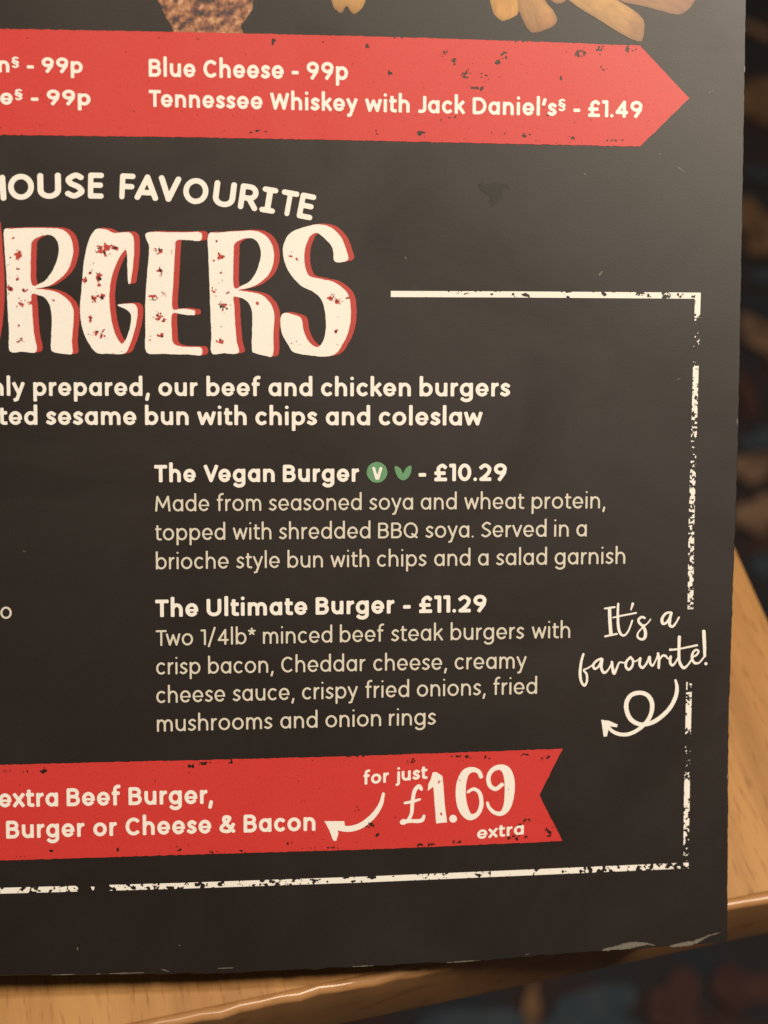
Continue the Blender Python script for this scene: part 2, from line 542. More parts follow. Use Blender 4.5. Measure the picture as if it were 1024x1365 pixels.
# ------------------------------------------------------------------ the card itself
rnd = random.Random(4)
def jit(a, b, k, amp):
    out = []
    for i in range(k):
        t = i/k
        out.append((a[0]+(b[0]-a[0])*t+rnd.gauss(0, amp)*.6, a[1]+(b[1]-a[1])*t+rnd.gauss(0, amp)))
    return out
edge = []
top = -260
edge += jit((-380, 1306), (0, 1301), 14, .5) + jit((0, 1301), (300, 1297.5), 30, .5) + jit((300, 1297.5), (640, 1281), 34, .6)
edge += jit((640, 1281), (800, 1268.5), 18, .5) + jit((800, 1268.5), (866, 1263), 12, .9) + jit((866, 1263), (938, 1258.5), 12, 1.0)
edge += [(944, 1257.6), (955, 1257), (966, 1256), (969.6, 1254), (970.2, 1249)]
edge += jit((970.0, 1240), (971.5, 960), 40, .45) + jit((971.5, 960), (977, 795), 22, .4) + jit((977, 795), (984, 600), 26, .4)
edge += jit((984, 600), (988, 400), 26, .4) + jit((988, 400), (992, 170), 30, .35) + jit((992, 170), (995, 0), 22, .4)
edge += jit((995, 0), (998, top), 12, .2)
edge += [(998, top), (-380, top-30)]
pe = uv(np.array(edge))
TH_CARD = 0.0011
me = bpy.data.meshes.new('card')
k = len(pe)
vs = []
fs = []
# front face, soft rounded arris, back face
cen = pe.mean(0)
def inset(p, d):
    out = []
    for i in range(k):
        a, b, c = p[i-1], p[i], p[(i+1) % k]
        t = (c-a); t = t/np.linalg.norm(t)
        nn = np.array([t[1], -t[0]])       # outward for counter-clockwise
        out.append(b-nn*d)
    return np.array(out)
rings = [(inset(pe, .00012), 0.0), (pe, -.00012), (pe, -TH_CARD+.0001), (inset(pe, .0001), -TH_CARD)]
for P, z in rings:
    vs += [(p[0], p[1], z) for p in P]
for r in range(3):
    for i in range(k):
        j = (i+1) % k
        fs.append((r*k+i, (r+1)*k+i, (r+1)*k+j, r*k+j))
fs.append(tuple(range(k)))
fs.append(tuple(reversed(range(3*k, 4*k))))
me.from_pydata(vs, [], fs); me.validate()
me.materials.append(M_BLACK)
import bmesh
bm = bmesh.new(); bm.from_mesh(me); bmesh.ops.recalc_face_normals(bm, faces=bm.faces)
bmesh.ops.triangulate(bm, faces=[f for f in bm.faces if len(f.verts) > 6])
bm.to_mesh(me); bm.free()
card = link(bpy.data.objects.new('card', me), menu)

# ------------------------------------------------------------------ banners
def polyline_y(xs, ys):
    return lambda x: np.interp(x, xs, ys)

c = 0.7
X, Y = grid(-120, 28, 930, 205, c)
S = d_poly(X, Y, [(-115, 34), (0, 38.5), (256, 43), (512, 49), (700, 55), (853, 61), (919, 131), (853, 195.5), (512, 188), (256, 183), (0, 180), (-115, 179)])
S = S + (vnoise(X, Y, 5, 3, 2)-.5)*1.4
dens = blobs(X, Y, [(340, 46, 8, 4, .42), (364, 55, 6, 9, .50), (490, 62, 6, 7, .48), (589, 72, 10, 9, .42), (605, 82, 5, 7, .60), (592, 70, 6, 6, .5), (664, 83, 5, 6, .62), (671, 73, 8, 7, .52),
                    (520, 98, 7, 5, .52), (622, 98, 9, 10, .43), (645, 102, 12, 10, .43), (635, 118, 16, 8, .45), (748, 105, 4, 4, .6), (775, 70, 14, 9, .48), (800, 66, 14, 9, .52), (803, 90, 6, 7, .52),
                    (838, 66, 12, 8, .48), (850, 92, 6, 8, .38), (562, 178, 9, 7, .55), (702, 180, 10, 5, .55), (765, 184, 9, 4, .52), (345, 175, 22, 4, .45), (335, 176, 6, 5, .44), (502, 176, 9, 4, .50), (506, 134, 4, 4, .4),
                    (600, 158, 30, 6, .40), (820, 187, 18, 4, .44), (730, 152, 4, 4, .4), (36, 50, 10, 4, .42), (690, 55, 40, 3, .46), (540, 50, 30, 3, .42), (262, 52, 4, 4, .45), (430, 57, 5, 4, .5)], .16)
S = chip(S, X, Y, dens*1.05, 11, 2.8, 6)
field_obj('arrow_banner', S, X, Y, c, M_RED, 2)

X, Y = grid(-120, 990, 760, 1155, c)
S = d_poly(X, Y, [(-115, 1023), (0, 1019.5), (350, 1011), (512, 1006.5), (750, 998), (719, 1060), (750, 1121), (512, 1131.5), (256, 1139), (0, 1147), (-115, 1150)])
S = S + (vnoise(X, Y, 5, 5, 2)-.5)*1.4
dens = blobs(X, Y, [(10, 1027, 12, 5, .46), (35, 1027, 12, 5, .44), (58, 1027, 7, 5, .60), (255, 1021, 6, 4, .60), (275, 1018, 24, 4, .44), (308, 1016, 8, 5, .48), (350, 1020, 7, 6, .56), (440, 1013, 26, 3, .42),
                    (552, 1012, 8, 6, .48), (545, 1016, 5, 5, .5), (612, 1008, 26, 4, .46), (648, 1010, 12, 4, .46), (470, 1008, 40, 3, .42), (700, 1006, 10, 3, .5), (728, 1012, 10, 7, .54), (476, 1080, 5, 8, .48), (491, 1100, 9, 7, .62),
                    (503, 1112, 8, 6, .50), (512, 1118, 8, 4, .4), (68, 1134, 7, 6, .56), (30, 1141, 14, 3, .48), (158, 1132, 3, 4, .6), (240, 1132, 10, 5, .46), (251, 1128, 4, 6, .52), (286, 1136, 12, 4, .58), (325, 1134, 9, 4, .56),
                    (388, 1124, 16, 4, .38), (565, 1126, 28, 4, .48), (608, 1123, 10, 5, .58), (684, 1116, 28, 6, .47), (690, 1100, 8, 6, .40), (706, 1094, 18, 6, .36), (730, 1110, 14, 9, .54), (716, 1084, 8, 6, .4), (430, 1130, 60, 2, .44)], .16)
S = chip(S, X, Y, dens*1.03, 12, 2.8, 6)
field_obj('price_banner', S, X, Y, c, M_RED, 2)

# ------------------------------------------------------------------ text
R_ = 2.4; B_ = 3.8
text("n\u00a7 - 99p", -2, 96.6, 110.5, 97.8, 20.8, 4.1)
text("e\u00a7 - 99p", .5, 139.6, 121, 140.8, 20.8, 4.1)
text("Blue Cheese - 99p", 198.5, 102.3, 464, 107, 23.8, 3.9)
text("Tennessee Whiskey with Jack Daniel's\u00a7 - \u00a31.49", 198.5, 142.6, 856, 157.5, 22.8, 3.9)
text("hly prepared, our beef and chicken burgers", -11, 527.6, 680, 528.6, 23.6, B_)
text("ted sesame bun with chips and coleslaw", -1, 566.3, 643, 567.2, 23.6, B_)
text("The Vegan Burger", 205.8, 642.8, 479, 642.3, 23.0, 4.1)
text("- \u00a310.29", 558, 641.6, 675.3, 641.0, 23.4, 4.1)
text("Made from seasoned soya and wheat protein,", 207, 681.8, 806.8, 677.6, 20.9, R_, M_BODY)
text("topped with shredded BBQ soya. Served in a", 207, 720.4, 782, 715.0, 20.9, R_, M_BODY)
text("brioche style bun with chips and a salad garnish", 208, 759.0, 833.3, 751.5, 20.9, R_, M_BODY)
text("The Ultimate Burger - \u00a311.29", 207.2, 822.6, 648.3, 815.8, 23.2, 4.1)
text("Two 1/4lb* minced beef steak burgers with", 208, 861, 760, 850.3, 20.9, R_, M_BODY)
text("crisp bacon, Cheddar cheese, creamy", 208.4, 899.2, 701.7, 890.8, 20.9, R_, M_BODY)
text("cheese sauce, crispy fried onions, fried", 208.6, 937.2, 715.8, 924.8, 20.9, R_, M_BODY)
text("mushrooms and onion rings", 209.4, 975.3, 581, 965.9, 20.9, R_, M_BODY)
text("o", .8, 825, 16, 824.6, 20.9, R_, M_BODY)
text("extra Beef Burger,", -1.5, 1076.2, 284, 1071.2, 24.0, 3.9)
text("Burger or Cheese & Bacon", 8.5, 1117.8, 420.6, 1107.2, 23.8, 3.9)
text("for just", 484.6, 1046, 569.5, 1037.8, 17.2, 3.9)
text("extra", 636, 1118.6, 698.2, 1112, 16.0, 3.7)

# curved heading, letter by letter along its arc
heads = [('H', -7.5, 31), ('O', 28.2, 34.5), ('U', 65.8, 31.5), ('S', 99.8, 26), ('E', 128, 21), ('F', 170, 20.5), ('A', 196, 31.5), ('V', 225.8, 30), ('O', 261.2, 33.5), ('U', 299.4, 30),
         ('R', 332, 26), ('I', 358.4, 21), ('T', 385, 23.5), ('E', 408.6, 21)]
VV, LL, CC = [], [], []; nv = 0
for ch, cx_, wd in heads:
    V, L, C, W = glyph_mesh(ch, 4.1, False)
    cy_ = 247.4+3.0e-4*(cx_-104)**2
    rt = math.atan(5.6e-4*(cx_-104)) * (1.15 if cx_ > 104 else 1)
    lx = (V[:, 0]-W/2)*wd/W; ly = -(V[:, 1]-10)*34.6/20
    px = cx_+lx*math.cos(rt)-ly*math.sin(rt); py = cy_+lx*math.sin(rt)+ly*math.cos(rt)
    VV.append(np.stack([px, py], 1)); LL.append(L[::-1]+nv); CC.append(C[::-1]); nv += len(V)
mesh_obj('arched_heading', np.concatenate(VV), np.concatenate(LL), np.concatenate(CC), M_CREAM, menu, LAY*3)

# ------------------------------------------------------------------ big lettering
def A1(l): return [(x/3.938, 280+y/3.938) for x, y in l]
def B1(l): return [(240+x/3.938, 280+y/3.938) for x, y in l]
def sub(pts, k=4): return spline(pts, True, k)
R1o = A1([(22, 106), (60, 99), (150, 94), (260, 95), (310, 98), (350, 116), (375, 155), (385, 212), (375, 270), (350, 325), (300, 372), (250, 400), (186, 413),
          (240, 418), (300, 432), (350, 465), (378, 500), (388, 545), (384, 620), (378, 690), (380, 753), (330, 754), (280, 744), (268, 722), (270, 650), (272, 560), (262, 500), (235, 460), (200, 446), (166, 444),
          (170, 520), (178, 640), (192, 742), (120, 743), (52, 741), (48, 640), (40, 500), (35, 350), (25, 200)])
R1h = A1([(164, 200), (170, 165), (190, 148), (228, 133), (268, 132), (298, 158), (310, 205), (300, 262), (275, 320), (245, 362), (215, 383), (165, 386)])
Go = A1([(515, 98), (560, 103), (600, 121), (640, 118), (680, 119), (700, 142), (705, 200), (700, 280), (692, 340), (685, 382), (674, 382), (669, 300), (665, 214), (640, 228), (610, 285), (585, 360), (575, 440),
         (578, 520), (590, 600), (610, 660), (640, 702), (665, 670), (682, 620), (690, 560), (680, 537), (652, 516), (622, 503), (622, 496), (670, 491), (708, 495), (722, 520), (720, 570), (705, 640), (685, 700), (655, 752), (580, 754),
         (510, 750), (470, 705), (440, 645), (425, 580), (421, 500), (430, 400), (438, 300), (450, 220), (468, 155), (490, 115)])
Eo = [(194.3, 311.5), (204, 309.2), (222, 309.6), (246, 309.8), (267.4, 310), (267.4, 320.6), (254, 320.4), (241, 319.6), (235, 321.6), (233.8, 328), (232.4, 350), (231, 380), (229.9, 410.6), (243, 411.4), (258, 413.4), (260, 417), (258, 420.2), (243, 419.2), (229.6, 418.6),
      (229.2, 445), (231, 457), (240, 461.6), (254, 462.6), (268.2, 463.3), (268.2, 473.4), (254, 472.8), (218, 471.7), (195.5, 469.4), (194, 442), (193.8, 407), (196, 369), (199, 331), (195, 319)]
R2o = B1([(148, 130), (200, 119), (300, 111), (385, 109), (438, 126), (478, 170), (493, 232), (487, 292), (462, 342), (418, 382), (368, 407), (304, 420),
          (352, 428), (420, 442), (465, 477), (490, 522), (496, 572), (490, 650), (488, 762), (440, 763), (395, 752), (378, 736), (378, 650), (380, 560), (372, 510), (350, 478), (320, 461), (282, 456), (285, 500), (290, 600),
          (298, 690), (308, 750), (230, 752), (166, 750), (165, 650), (160, 550), (155, 400), (150, 250)])
R2h = B1([(282, 215), (286, 180), (304, 163), (342, 149), (384, 150), (412, 176), (425, 222), (415, 282), (395, 335), (364, 375), (328, 395), (282, 401)])
So = B1([(725, 75), (780, 86), (820, 112), (850, 152), (870, 202), (882, 262), (815, 272), (804, 222), (794, 186), (760, 150), (727, 123), (705, 121), (680, 142), (660, 190), (652, 242), (658, 300), (680, 346), (740, 362),
         (800, 375), (850, 405), (882, 442), (895, 500), (895, 580), (880, 650), (850, 710), (820, 752), (770, 768), (700, 765), (600, 748), (570, 710), (540, 660), (528, 610), (530, 560), (550, 540), (592, 548), (636, 568),
         (648, 630), (670, 682), (700, 712), (727, 718), (750, 690), (765, 630), (764, 560), (755, 505), (735, 460), (700, 430), (640, 400), (590, 350), (555, 290), (540, 220), (548, 170), (575, 125), (620, 100), (670, 85)])
Uo = [(-46, 305), (-26, 305), (-26, 440), (-18, 455), (-11, 430), (-9, 305), (-6, 305), (-3.5, 340), (-1.5, 375), (-2, 410), (-6, 445), (-12, 466), (-22, 474), (-34, 470), (-43, 452), (-46, 400)]
c = 0.55
def letter_field(X, Y, shapes):
    S = np.full(X.shape, 1e9)
    for o, hl in shapes:
        s = d_poly(X, Y, sub(o))
        if hl: s = np.maximum(s, -d_poly(X, Y, sub(hl)))
        S = np.minimum(S, s)
    return S
lets = [('U', (-52, 296, 16, 482), [(Uo, None)], []),
        ('R', (-2, 296, 116, 480), [(R1o, R1h)], [(24, 339, 6, 6, .62), (14, 343, 2, 2, .6), (24, 359, 3, 3, .5), (23, 371, 3, 4, .6), (14, 386, 4, 6, .60), (33, 387, 4, 3, .6), (28, 405, 7, 7, .60), (40, 403, 4, 4, .5), (24, 433, 4, 4, .48), (26, 453, 6, 4, .50), (18, 318, 2, 2, .55), (72, 401, 3, 3, .4), (11, 354, 2, 2, .5)]),
        ('G', (98, 296, 200, 480), [(Go, None)], [(138, 333, 11, 9, .60), (152, 331, 7, 4, .55), (122, 362, 6, 6, .52), (131, 370, 5, 9, .56), (133, 380, 4, 5, .58), (113, 375, 4, 6, .50), (126, 397, 8, 7, .62), (136, 396, 4, 5, .66), (122, 425, 5, 5, .54), (126, 444, 7, 6, .56), (137, 446, 5, 9, .52), (164, 332, 4, 3, .4), (124, 352, 3, 3, .5)]),
        ('E', (184, 296, 290, 484), [(Eo, None)], [(213, 334, 7, 5, .56), (226, 335, 6, 6, .46), (214, 361, 5, 6, .54), (204, 397, 6, 6, .58), (218, 391, 4, 4, .5), (212, 421, 7, 7, .62), (218, 427, 5, 5, .5), (216, 447, 7, 4, .54), (201, 452, 3, 6, .48), (232, 413, 2, 2, .3)]),
        ('R', (268, 296, 382, 484), [(R2o, R2h)], [(294, 342, 6, 5, .60), (285, 347, 2, 2, .5), (294, 363, 3, 5, .5), (295, 374, 3, 4, .54), (285, 389, 5, 6, .60), (303, 390, 4, 3, .58), (297, 409, 8, 7, .60), (307, 407, 4, 3, .5), (293, 435, 4, 4, .48), (295, 455, 6, 5, .52), (289, 322, 2, 2, .5), (343, 404, 3, 3, .46)]),
        ('S', (368, 288, 486, 486), [(So, None)], [(443, 397, 8, 5, .50), (451, 402, 5, 5, .56), (448, 442, 4, 4, .58), (451, 460, 4, 4, .44), (388, 341, 5, 4, .42), (396, 346, 3, 4, .44), (464, 397, 3, 3, .5), (393, 456, 10, 5, .37), (387, 336, 3, 2, .4)])]
for kk, (ch, bb, shp, sp_) in enumerate(lets):
    X, Y = grid(*bb, c)
    S = letter_field(X, Y, shp) + (vnoise(X, Y, 4, 30+kk, 2)-.5)*.7
    D = S.copy()
    h0, w0 = X.shape
    for st_ in range(1, 9):                # drop shadow: the letter swept to the right
        sh = int(round(st_*0.94/c)); up = int(round(min(st_*.16, .9)/c))
        Z = np.full(S.shape, 1e3)
        if up: Z[:-up, sh:] = S[up:, :-sh]
        else: Z[:, sh:] = S[:, :-sh]
        D = np.minimum(D, Z)
    hard = blobs(X, Y, [(a, b, rx*1.25, ry*1.25, q) for a, b, rx, ry, q in sp_], .14)
    Sw = chip(S, X, Y, hard*1.12, 40+kk, 2.8, 5)
    Dw = chip(D, X, Y, np.where(hard > .3, hard*.84, .05), 140+kk, 3.4, 5)
    L_ = link(bpy.data.objects.new('display_letter', None), menu)
    field_obj('red_edge', Dw, X, Y, c, M_SHADOWRED, 2, L_)
    field_obj('letter_face', Sw, X, Y, c, M_CREAM, 3, L_)

# ------------------------------------------------------------------ worn border lines
def strip(X, Y, pts, hw):
    S = np.full(X.shape, 1e9)
    for a, b in zip(pts[:-1], pts[1:]):
        a = np.array(a, float); b = np.array(b, float)
        t = (b-a); l = np.hypot(*t); t /= l
        u = (X-a[0])*t[0]+(Y-a[1])*t[1]; v = -(X-a[0])*t[1]+(Y-a[1])*t[0]
        S = np.minimum(S, np.maximum(np.abs(v)-hw, np.maximum(-u, u-l)))
    return S
c = 0.5
X, Y = grid(516, 382, 940, 404, c)
S = strip(X, Y, [(521, 391.9), (700, 392.6), (934, 394.2)], 4.1)
dens = blobs(X, Y, [(545, 388, 14, 4, .34), (620, 391, 16, 6, .34), (655, 392, 5, 6, .45), (683, 392, 10, 5, .50), (700, 394, 9, 5, .62), (757, 389, 12, 4, .50), (757, 396, 5, 3, .55), (805, 391, 9, 6, .52), (852, 392, 12, 6, .54),
                    (868, 394, 10, 7, .46), (888, 392, 12, 7, .52), (905, 392, 14, 7, .50), (925, 392, 8, 6, .55), (640, 388, 120, 2, .33), (830, 388, 100, 3, .42)], .1)
field_obj('border_line', chip(S, X, Y, dens*1.04, 61, 3.6, 7), X, Y, c, M_CREAM, 3)
def vline(y0_, y1_, seed, prof, xm):
    X, Y = grid(900, y0_-2, 944, y1_+2, c)
    S = np.abs(X-np.interp(Y, xm[0], xm[1]))-3.8
    S = np.maximum(S, np.maximum(y0_-Y, Y-y1_))
    dens = np.interp(Y, prof[0], prof[1])
    return field_obj('border_line', chip(S, X, Y, dens+.07, seed, 3.0, 6), X, Y, c, M_CREAM, 3.4)
vline(397.4, 812, 62, ([398, 414, 420, 430, 440, 452, 462, 474, 484, 490, 512, 520, 545, 570, 585, 600, 620, 632, 650, 670, 690, 710, 740, 770, 812],
                     [.15, .2, .5, .70, .68, .60, .60, .78, .6, .25, .25, .38, .42, .40, .58, .62, .60, .50, .38, .38, .46, .42, .40, .42, .40]),
      ([390, 520, 700, 812], [930.2, 926.6, 921.6, 920.2]))
vline(909, 1151, 63, ([909, 920, 930, 945, 970, 978, 986, 1000, 1015, 1028, 1036, 1044, 1070, 1090, 1110, 1130, 1151], [.5, .42, .42, .25, .28, .5, .72, .60, .66, .66, .5, .25, .28, .4, .45, .55, .58]),
      ([905, 1040, 1151], [918.6, 915.8, 914.2]))
X, Y = grid(-60, 1144, 922, 1196, c)
S = strip(X, Y, [(-58, 1189), (0, 1187.2), (240, 1180.6), (480, 1172.4), (700, 1163), (918, 1153.4)], 3.9)
dd = np.interp(X, [-60, 0, 20, 50, 60, 80, 100, 104, 106, 144, 146, 160, 200, 230, 250, 275, 300, 330, 350, 380, 420, 520, 600, 690, 760, 785, 800, 830, 860, 918],
               [.3, .3, .44, .46, .44, .44, .42, .6, 1.5, 1.5, .5, .44, .44, .40, .42, .42, .3, .25, .34, .40, .30, .26, .28, .3, .28, .46, .50, .40, .50, .50])
dens = np.maximum(dd, blobs(X, Y, [(226, 1181, 6, 6, .52), (262, 1179, 9, 5, .62), (296, 1178, 9, 6, .6), (338, 1180, 4, 3, .55), (368, 1175, 8, 5, .52), (393, 1171, 12, 3, .6), (420, 1173, 16, 3, .5), (462, 1170, 9, 3, .5), (497, 1170, 6, 5, .56),
                                   (524, 1168, 6, 3, .55), (597, 1164, 6, 3, .56), (640, 1167, 12, 4, .46), (690, 1161, 16, 5, .42), (715, 1158, 10, 4, .54), (750, 1162, 3, 6, .58), (787, 1160, 8, 7, .6), (818, 1157, 10, 4, .54)]))
field_obj('border_line', chip(S, X, Y, dens, 64, 4.5, 8), X, Y, c, M_CREAM, 3)
X, Y = grid(118, 1178, 130, 1190, c)
field_obj('ink_fleck', d_poly(X, Y, [(121, 1181.5), (126.5, 1182), (124.8, 1187), (123, 1186)]), X, Y, c, M_CREAM, 3)

# ------------------------------------------------------------------ handwriting, arrows, price
def strokes_obj(name, lists, org, sc, mat, lay=3, polys=(), rs=1.0, c=0.5, holes=None, seed=5, parent=None):
    allp = []
    for s in lists: allp += [(org[0]+p[0]/sc, org[1]+p[1]/sc) for p in s]
    for s in polys: allp += [(org[0]+p[0]/sc, org[1]+p[1]/sc) for p in s]
    a = np.array(allp)
    X, Y = grid(a[:, 0].min()-8, a[:, 1].min()-8, a[:, 0].max()+8, a[:, 1].max()+8, c)
    S = np.full(X.shape, 1e9)
    for s in lists:
        q = [(org[0]+p[0]/sc, org[1]+p[1]/sc, p[2]*rs/sc) for p in s]
        if len(q) > 2: q = spline(q, False, 5)
        S = np.minimum(S, d_stroke(X, Y, q))
    for s in polys:
        S = np.minimum(S, d_poly(X, Y, [(org[0]+p[0]/sc, org[1]+p[1]/sc) for p in s]))
    S = S+(vnoise(X, Y, 3, seed, 2)-.5)*.35
    if holes: S = chip(S, X, Y, blobs(X, Y, holes, .1), seed+1, 4.0, 8)
    return field_obj(name, S, X, Y, c, mat, lay, parent)

hw = [[(268, 108, 12), (272, 200, 12), (278, 285, 12)], [(236, 108, 6), (303, 98, 7)], [(238, 298, 6), (318, 281, 7)],
      [(328, 76, 8), (325, 150, 9), (330, 240, 10), (347, 283, 9), (372, 290, 7), (400, 255, 6), (424, 190, 6)], [(292, 170, 5), (360, 155, 6), (450, 138, 6)],
      [(427, 76, 9), (415, 116, 5)],
      [(548, 182, 5), (524, 212, 5), (500, 222, 5)], [(508, 172, 8), (488, 166, 8), (466, 184, 8), (474, 208, 9), (502, 235, 10), (514, 275, 11), (508, 308, 10), (486, 318, 8), (462, 304, 7), (462, 278, 6), (486, 246, 5), (524, 212, 5)],
      [(686, 134, 7), (655, 140, 8), (628, 175, 10), (630, 208, 10), (652, 208, 8), (676, 175, 7), (690, 138, 9), (680, 180, 10), (680, 222, 10), (700, 230, 8), (724, 202, 6), (742, 168, 6)],
      [(90, 420, 8), (76, 470, 9), (68, 540, 10), (74, 600, 9), (96, 634, 8), (114, 604, 8), (112, 556, 8), (92, 528, 6), (120, 515, 5), (158, 490, 6)],
      [(214, 450, 8), (184, 462, 8), (158, 492, 9), (168, 520, 8), (196, 500, 7), (218, 455, 9), (212, 510, 10), (232, 546, 9), (262, 522, 6), (285, 478, 6)],
      [(285, 474, 9), (290, 520, 10), (300, 550, 11), (318, 515, 7), (336, 476, 6), (368, 478, 5), (392, 462, 5)],
      [(412, 440, 8), (384, 470, 9), (380, 505, 9), (400, 524, 9), (424, 500, 8), (428, 462, 8), (412, 440, 8)], [(428, 466, 5), (452, 466, 5), (478, 446, 6)],
      [(478, 448, 9), (474, 490, 9), (492, 512, 9), (518, 488, 7), (542, 438, 8), (545, 478, 9), (562, 498, 7), (584, 460, 5), (598, 425, 6)],
      [(600, 415, 9), (606, 460, 9), (604, 512, 9)], [(606, 462, 6), (630, 430, 7), (652, 432, 8), (668, 450, 5), (684, 440, 5)],
      [(686, 436, 9), (682, 475, 9), (698, 496, 8), (722, 470, 6), (742, 430, 5)],
      [(745, 302, 11), (742, 400, 10), (746, 470, 10), (772, 512, 10), (802, 494, 7), (834, 448, 6)], [(682, 389, 8), (740, 384, 6), (866, 358, 7)],
      [(832, 440, 6), (862, 425, 7), (876, 400, 7), (858, 390, 7), (836, 412, 8), (832, 452, 9), (852, 480, 9), (882, 476, 6), (912, 440, 6)],
      [(912, 264, 12), (916, 350, 12), (918, 432, 9)], [(926, 484, 11)]]
strokes_obj('handwritten_note', hw, (760, 790), 5.12, M_CREAM, rs=.98, c=.4)
swirl = [[(685, 95, 9), (696, 150, 13), (686, 220, 15), (642, 305, 15), (572, 375, 16), (500, 418, 16), (420, 430, 16), (350, 395, 17), (316, 330, 17), (314, 262, 17), (348, 208, 16), (408, 190, 16), (470, 206, 16), (505, 262, 17), (503, 335, 16), (468, 408, 15),
          (400, 470, 14), (330, 503, 14), (262, 504, 14), (205, 480, 13), (165, 436, 12)]]
strokes_obj('looped_arrow', swirl, (780, 890), 5.689, M_CREAM, polys=[[(122, 394), (180, 402), (246, 430), (240, 452), (184, 442), (176, 470), (166, 520), (140, 522), (130, 450)]], c=.4)
strokes_obj('curved_arrow', [[(252, 180, 6), (240, 225, 9), (212, 268, 11), (168, 306, 12), (120, 324, 12), (75, 322, 12), (48, 312, 10)]], (430, 1000), 3.103, M_CREAM,
            polys=[[(8, 293), (90, 293), (92, 313), (60, 320), (66, 345), (56, 375), (44, 373), (28, 330)]], c=.4, holes=[(491, 1098, 3, 4, .5), (484, 1101, 3, 2, .45)])
price = [[(335, 296, 12)], [(330, 298, 10), (360, 292, 8), (392, 293, 8), (412, 288, 8), (420, 272, 6)],
         [(352, 292, 7), (368, 262, 7), (372, 215, 8), (380, 170, 8), (398, 148, 8), (408, 160, 7)], [(340, 218, 5), (368, 213, 6), (402, 203, 5)],
         [(540, 283, 16)],
         [(655, 108, 9), (645, 88, 9), (618, 80, 11), (590, 95, 16), (574, 140, 20), (572, 195, 21), (584, 245, 20), (608, 275, 14), (640, 265, 9), (657, 225, 9), (650, 178, 8), (626, 160, 7), (602, 172, 6)],
         [(742, 142, 8), (716, 160, 8), (692, 145, 9), (686, 112, 9), (702, 82, 9), (732, 70, 11), (760, 84, 18), (773, 125, 21), (773, 180, 20), (764, 230, 16), (742, 260, 10), (712, 258, 8), (690, 238, 7), (682, 218, 6)]]
strokes_obj('price_figure', price, (430, 1000), 3.103, M_CREAM, c=.4,
            polys=[[(455, 92), (470, 90), (496, 106), (500, 150), (505, 220), (515, 298), (492, 300), (470, 303), (465, 240), (458, 150), (446, 160), (435, 168), (438, 140), (448, 118)]],
            holes=[(586, 1042, 5, 3, .50), (588, 1062, 3, 3, .45), (677, 1052, 4, 3, .5), (680, 1059, 3, 3, .48), (617, 1077, 2, 2, .5), (616, 1090, 3, 3, .42), (588, 1085, 3, 3, .45), (614, 1040, 3, 3, .4)])

# ------------------------------------------------------------------ green symbols
X, Y = grid(484, 612, 522, 648, .4)
d = np.hypot(X-502.6, (Y-629.6))-13.7+(vnoise(X, Y, 3, 8, 2)-.5)*.6
badge = field_obj('vegetarian_badge', d, X, Y, .4, M_GREEN, 2)
strokes_obj('badge_letter', [[(85, 113, 9), (103, 175, 9)], [(103, 175, 9), (111, 175, 9)], [(129, 113, 9), (111, 175, 9)]], (480, 600), 4.655, M_CREAM, c=.3, parent=badge)
X, Y = grid(522, 616, 554, 646, .4)
leafL = d_poly(X, Y, [(480+x/4.655, 600+y/4.655) for x, y in sub([(214, 103), (232, 102), (252, 116), (265, 142), (275, 160), (285, 182), (262, 186), (240, 174), (224, 148)])])
leafR = d_poly(X, Y, [(480+x/4.655, 600+y/4.655) for x, y in sub([(318, 98), (300, 100), (282, 116), (270, 142), (264, 165), (262, 186), (285, 182), (306, 160), (318, 130)])])
field_obj('leaf_symbol', np.minimum(leafL, leafR), X, Y, .4, M_GREEN, 2)

# ------------------------------------------------------------------ printed food along the top
M_FOOD, nt, b = new_mat('food_print')
at = N(nt, 'ShaderNodeVertexColor'); at.layer_name = 'ink'
nt.links.new(at.outputs[0], b.inputs['Base Color'])
b.inputs['Roughness'].default_value = .46; b.inputs['Specular IOR Level'].default_value = .85

def printed(name, pts, mat, lay, c=.7, rough=1.2, seed=2, closed=True):
    a = np.array(pts)
    X, Y = grid(a[:, 0].min()-4, a[:, 1].min()-4, a[:, 0].max()+4, a[:, 1].max()+4, c)
    S = d_poly(X, Y, sub(pts) if closed else pts)+(vnoise(X, Y, 6, seed, 3)-.5)*rough*2
    return field_obj(name, S, X, Y, c, mat, lay)

def picture(name, pts, lay, colf, rough=1.0, seed=2, c=.8, hole=None):
    """a printed food picture: its inks are carried as a colour attribute, one value per corner"""
    a = np.array(pts)
    X, Y = grid(a[:, 0].min()-4, max(-40, a[:, 1].min()-4), a[:, 0].max()+4, a[:, 1].max()+4, c)
    poly = sub(pts)
    def fld(x, y): return d_poly(x, y, poly)+(vnoise(x, y, 6, seed, 3)-.5)*rough*2
    S = fld(X, Y)
    V, L, C = march(S, X[0, 0], Y[0, 0], c, False)
    x, y = V[:, 0], V[:, 1]
    col = colf(x, y, -fld(x, y))
    o = mesh_obj(name, V, L, C, M_FOOD, menu, LAY*lay)
    me = o.data
    if len(me.vertices) == len(col):
        ca = me.color_attributes.new('ink', 'FLOAT_COLOR', 'POINT')
        ca.data.foreach_set('color', np.concatenate([np.clip(col, 0, 1), np.ones((len(col), 1))], 1).astype(np.float32).ravel())
    return o
def mix3(t, stops):
    ps = [p for p, _ in stops]
    return np.stack([np.interp(t, ps, [q[k] for _, q in stops]) for k in range(3)], 1)
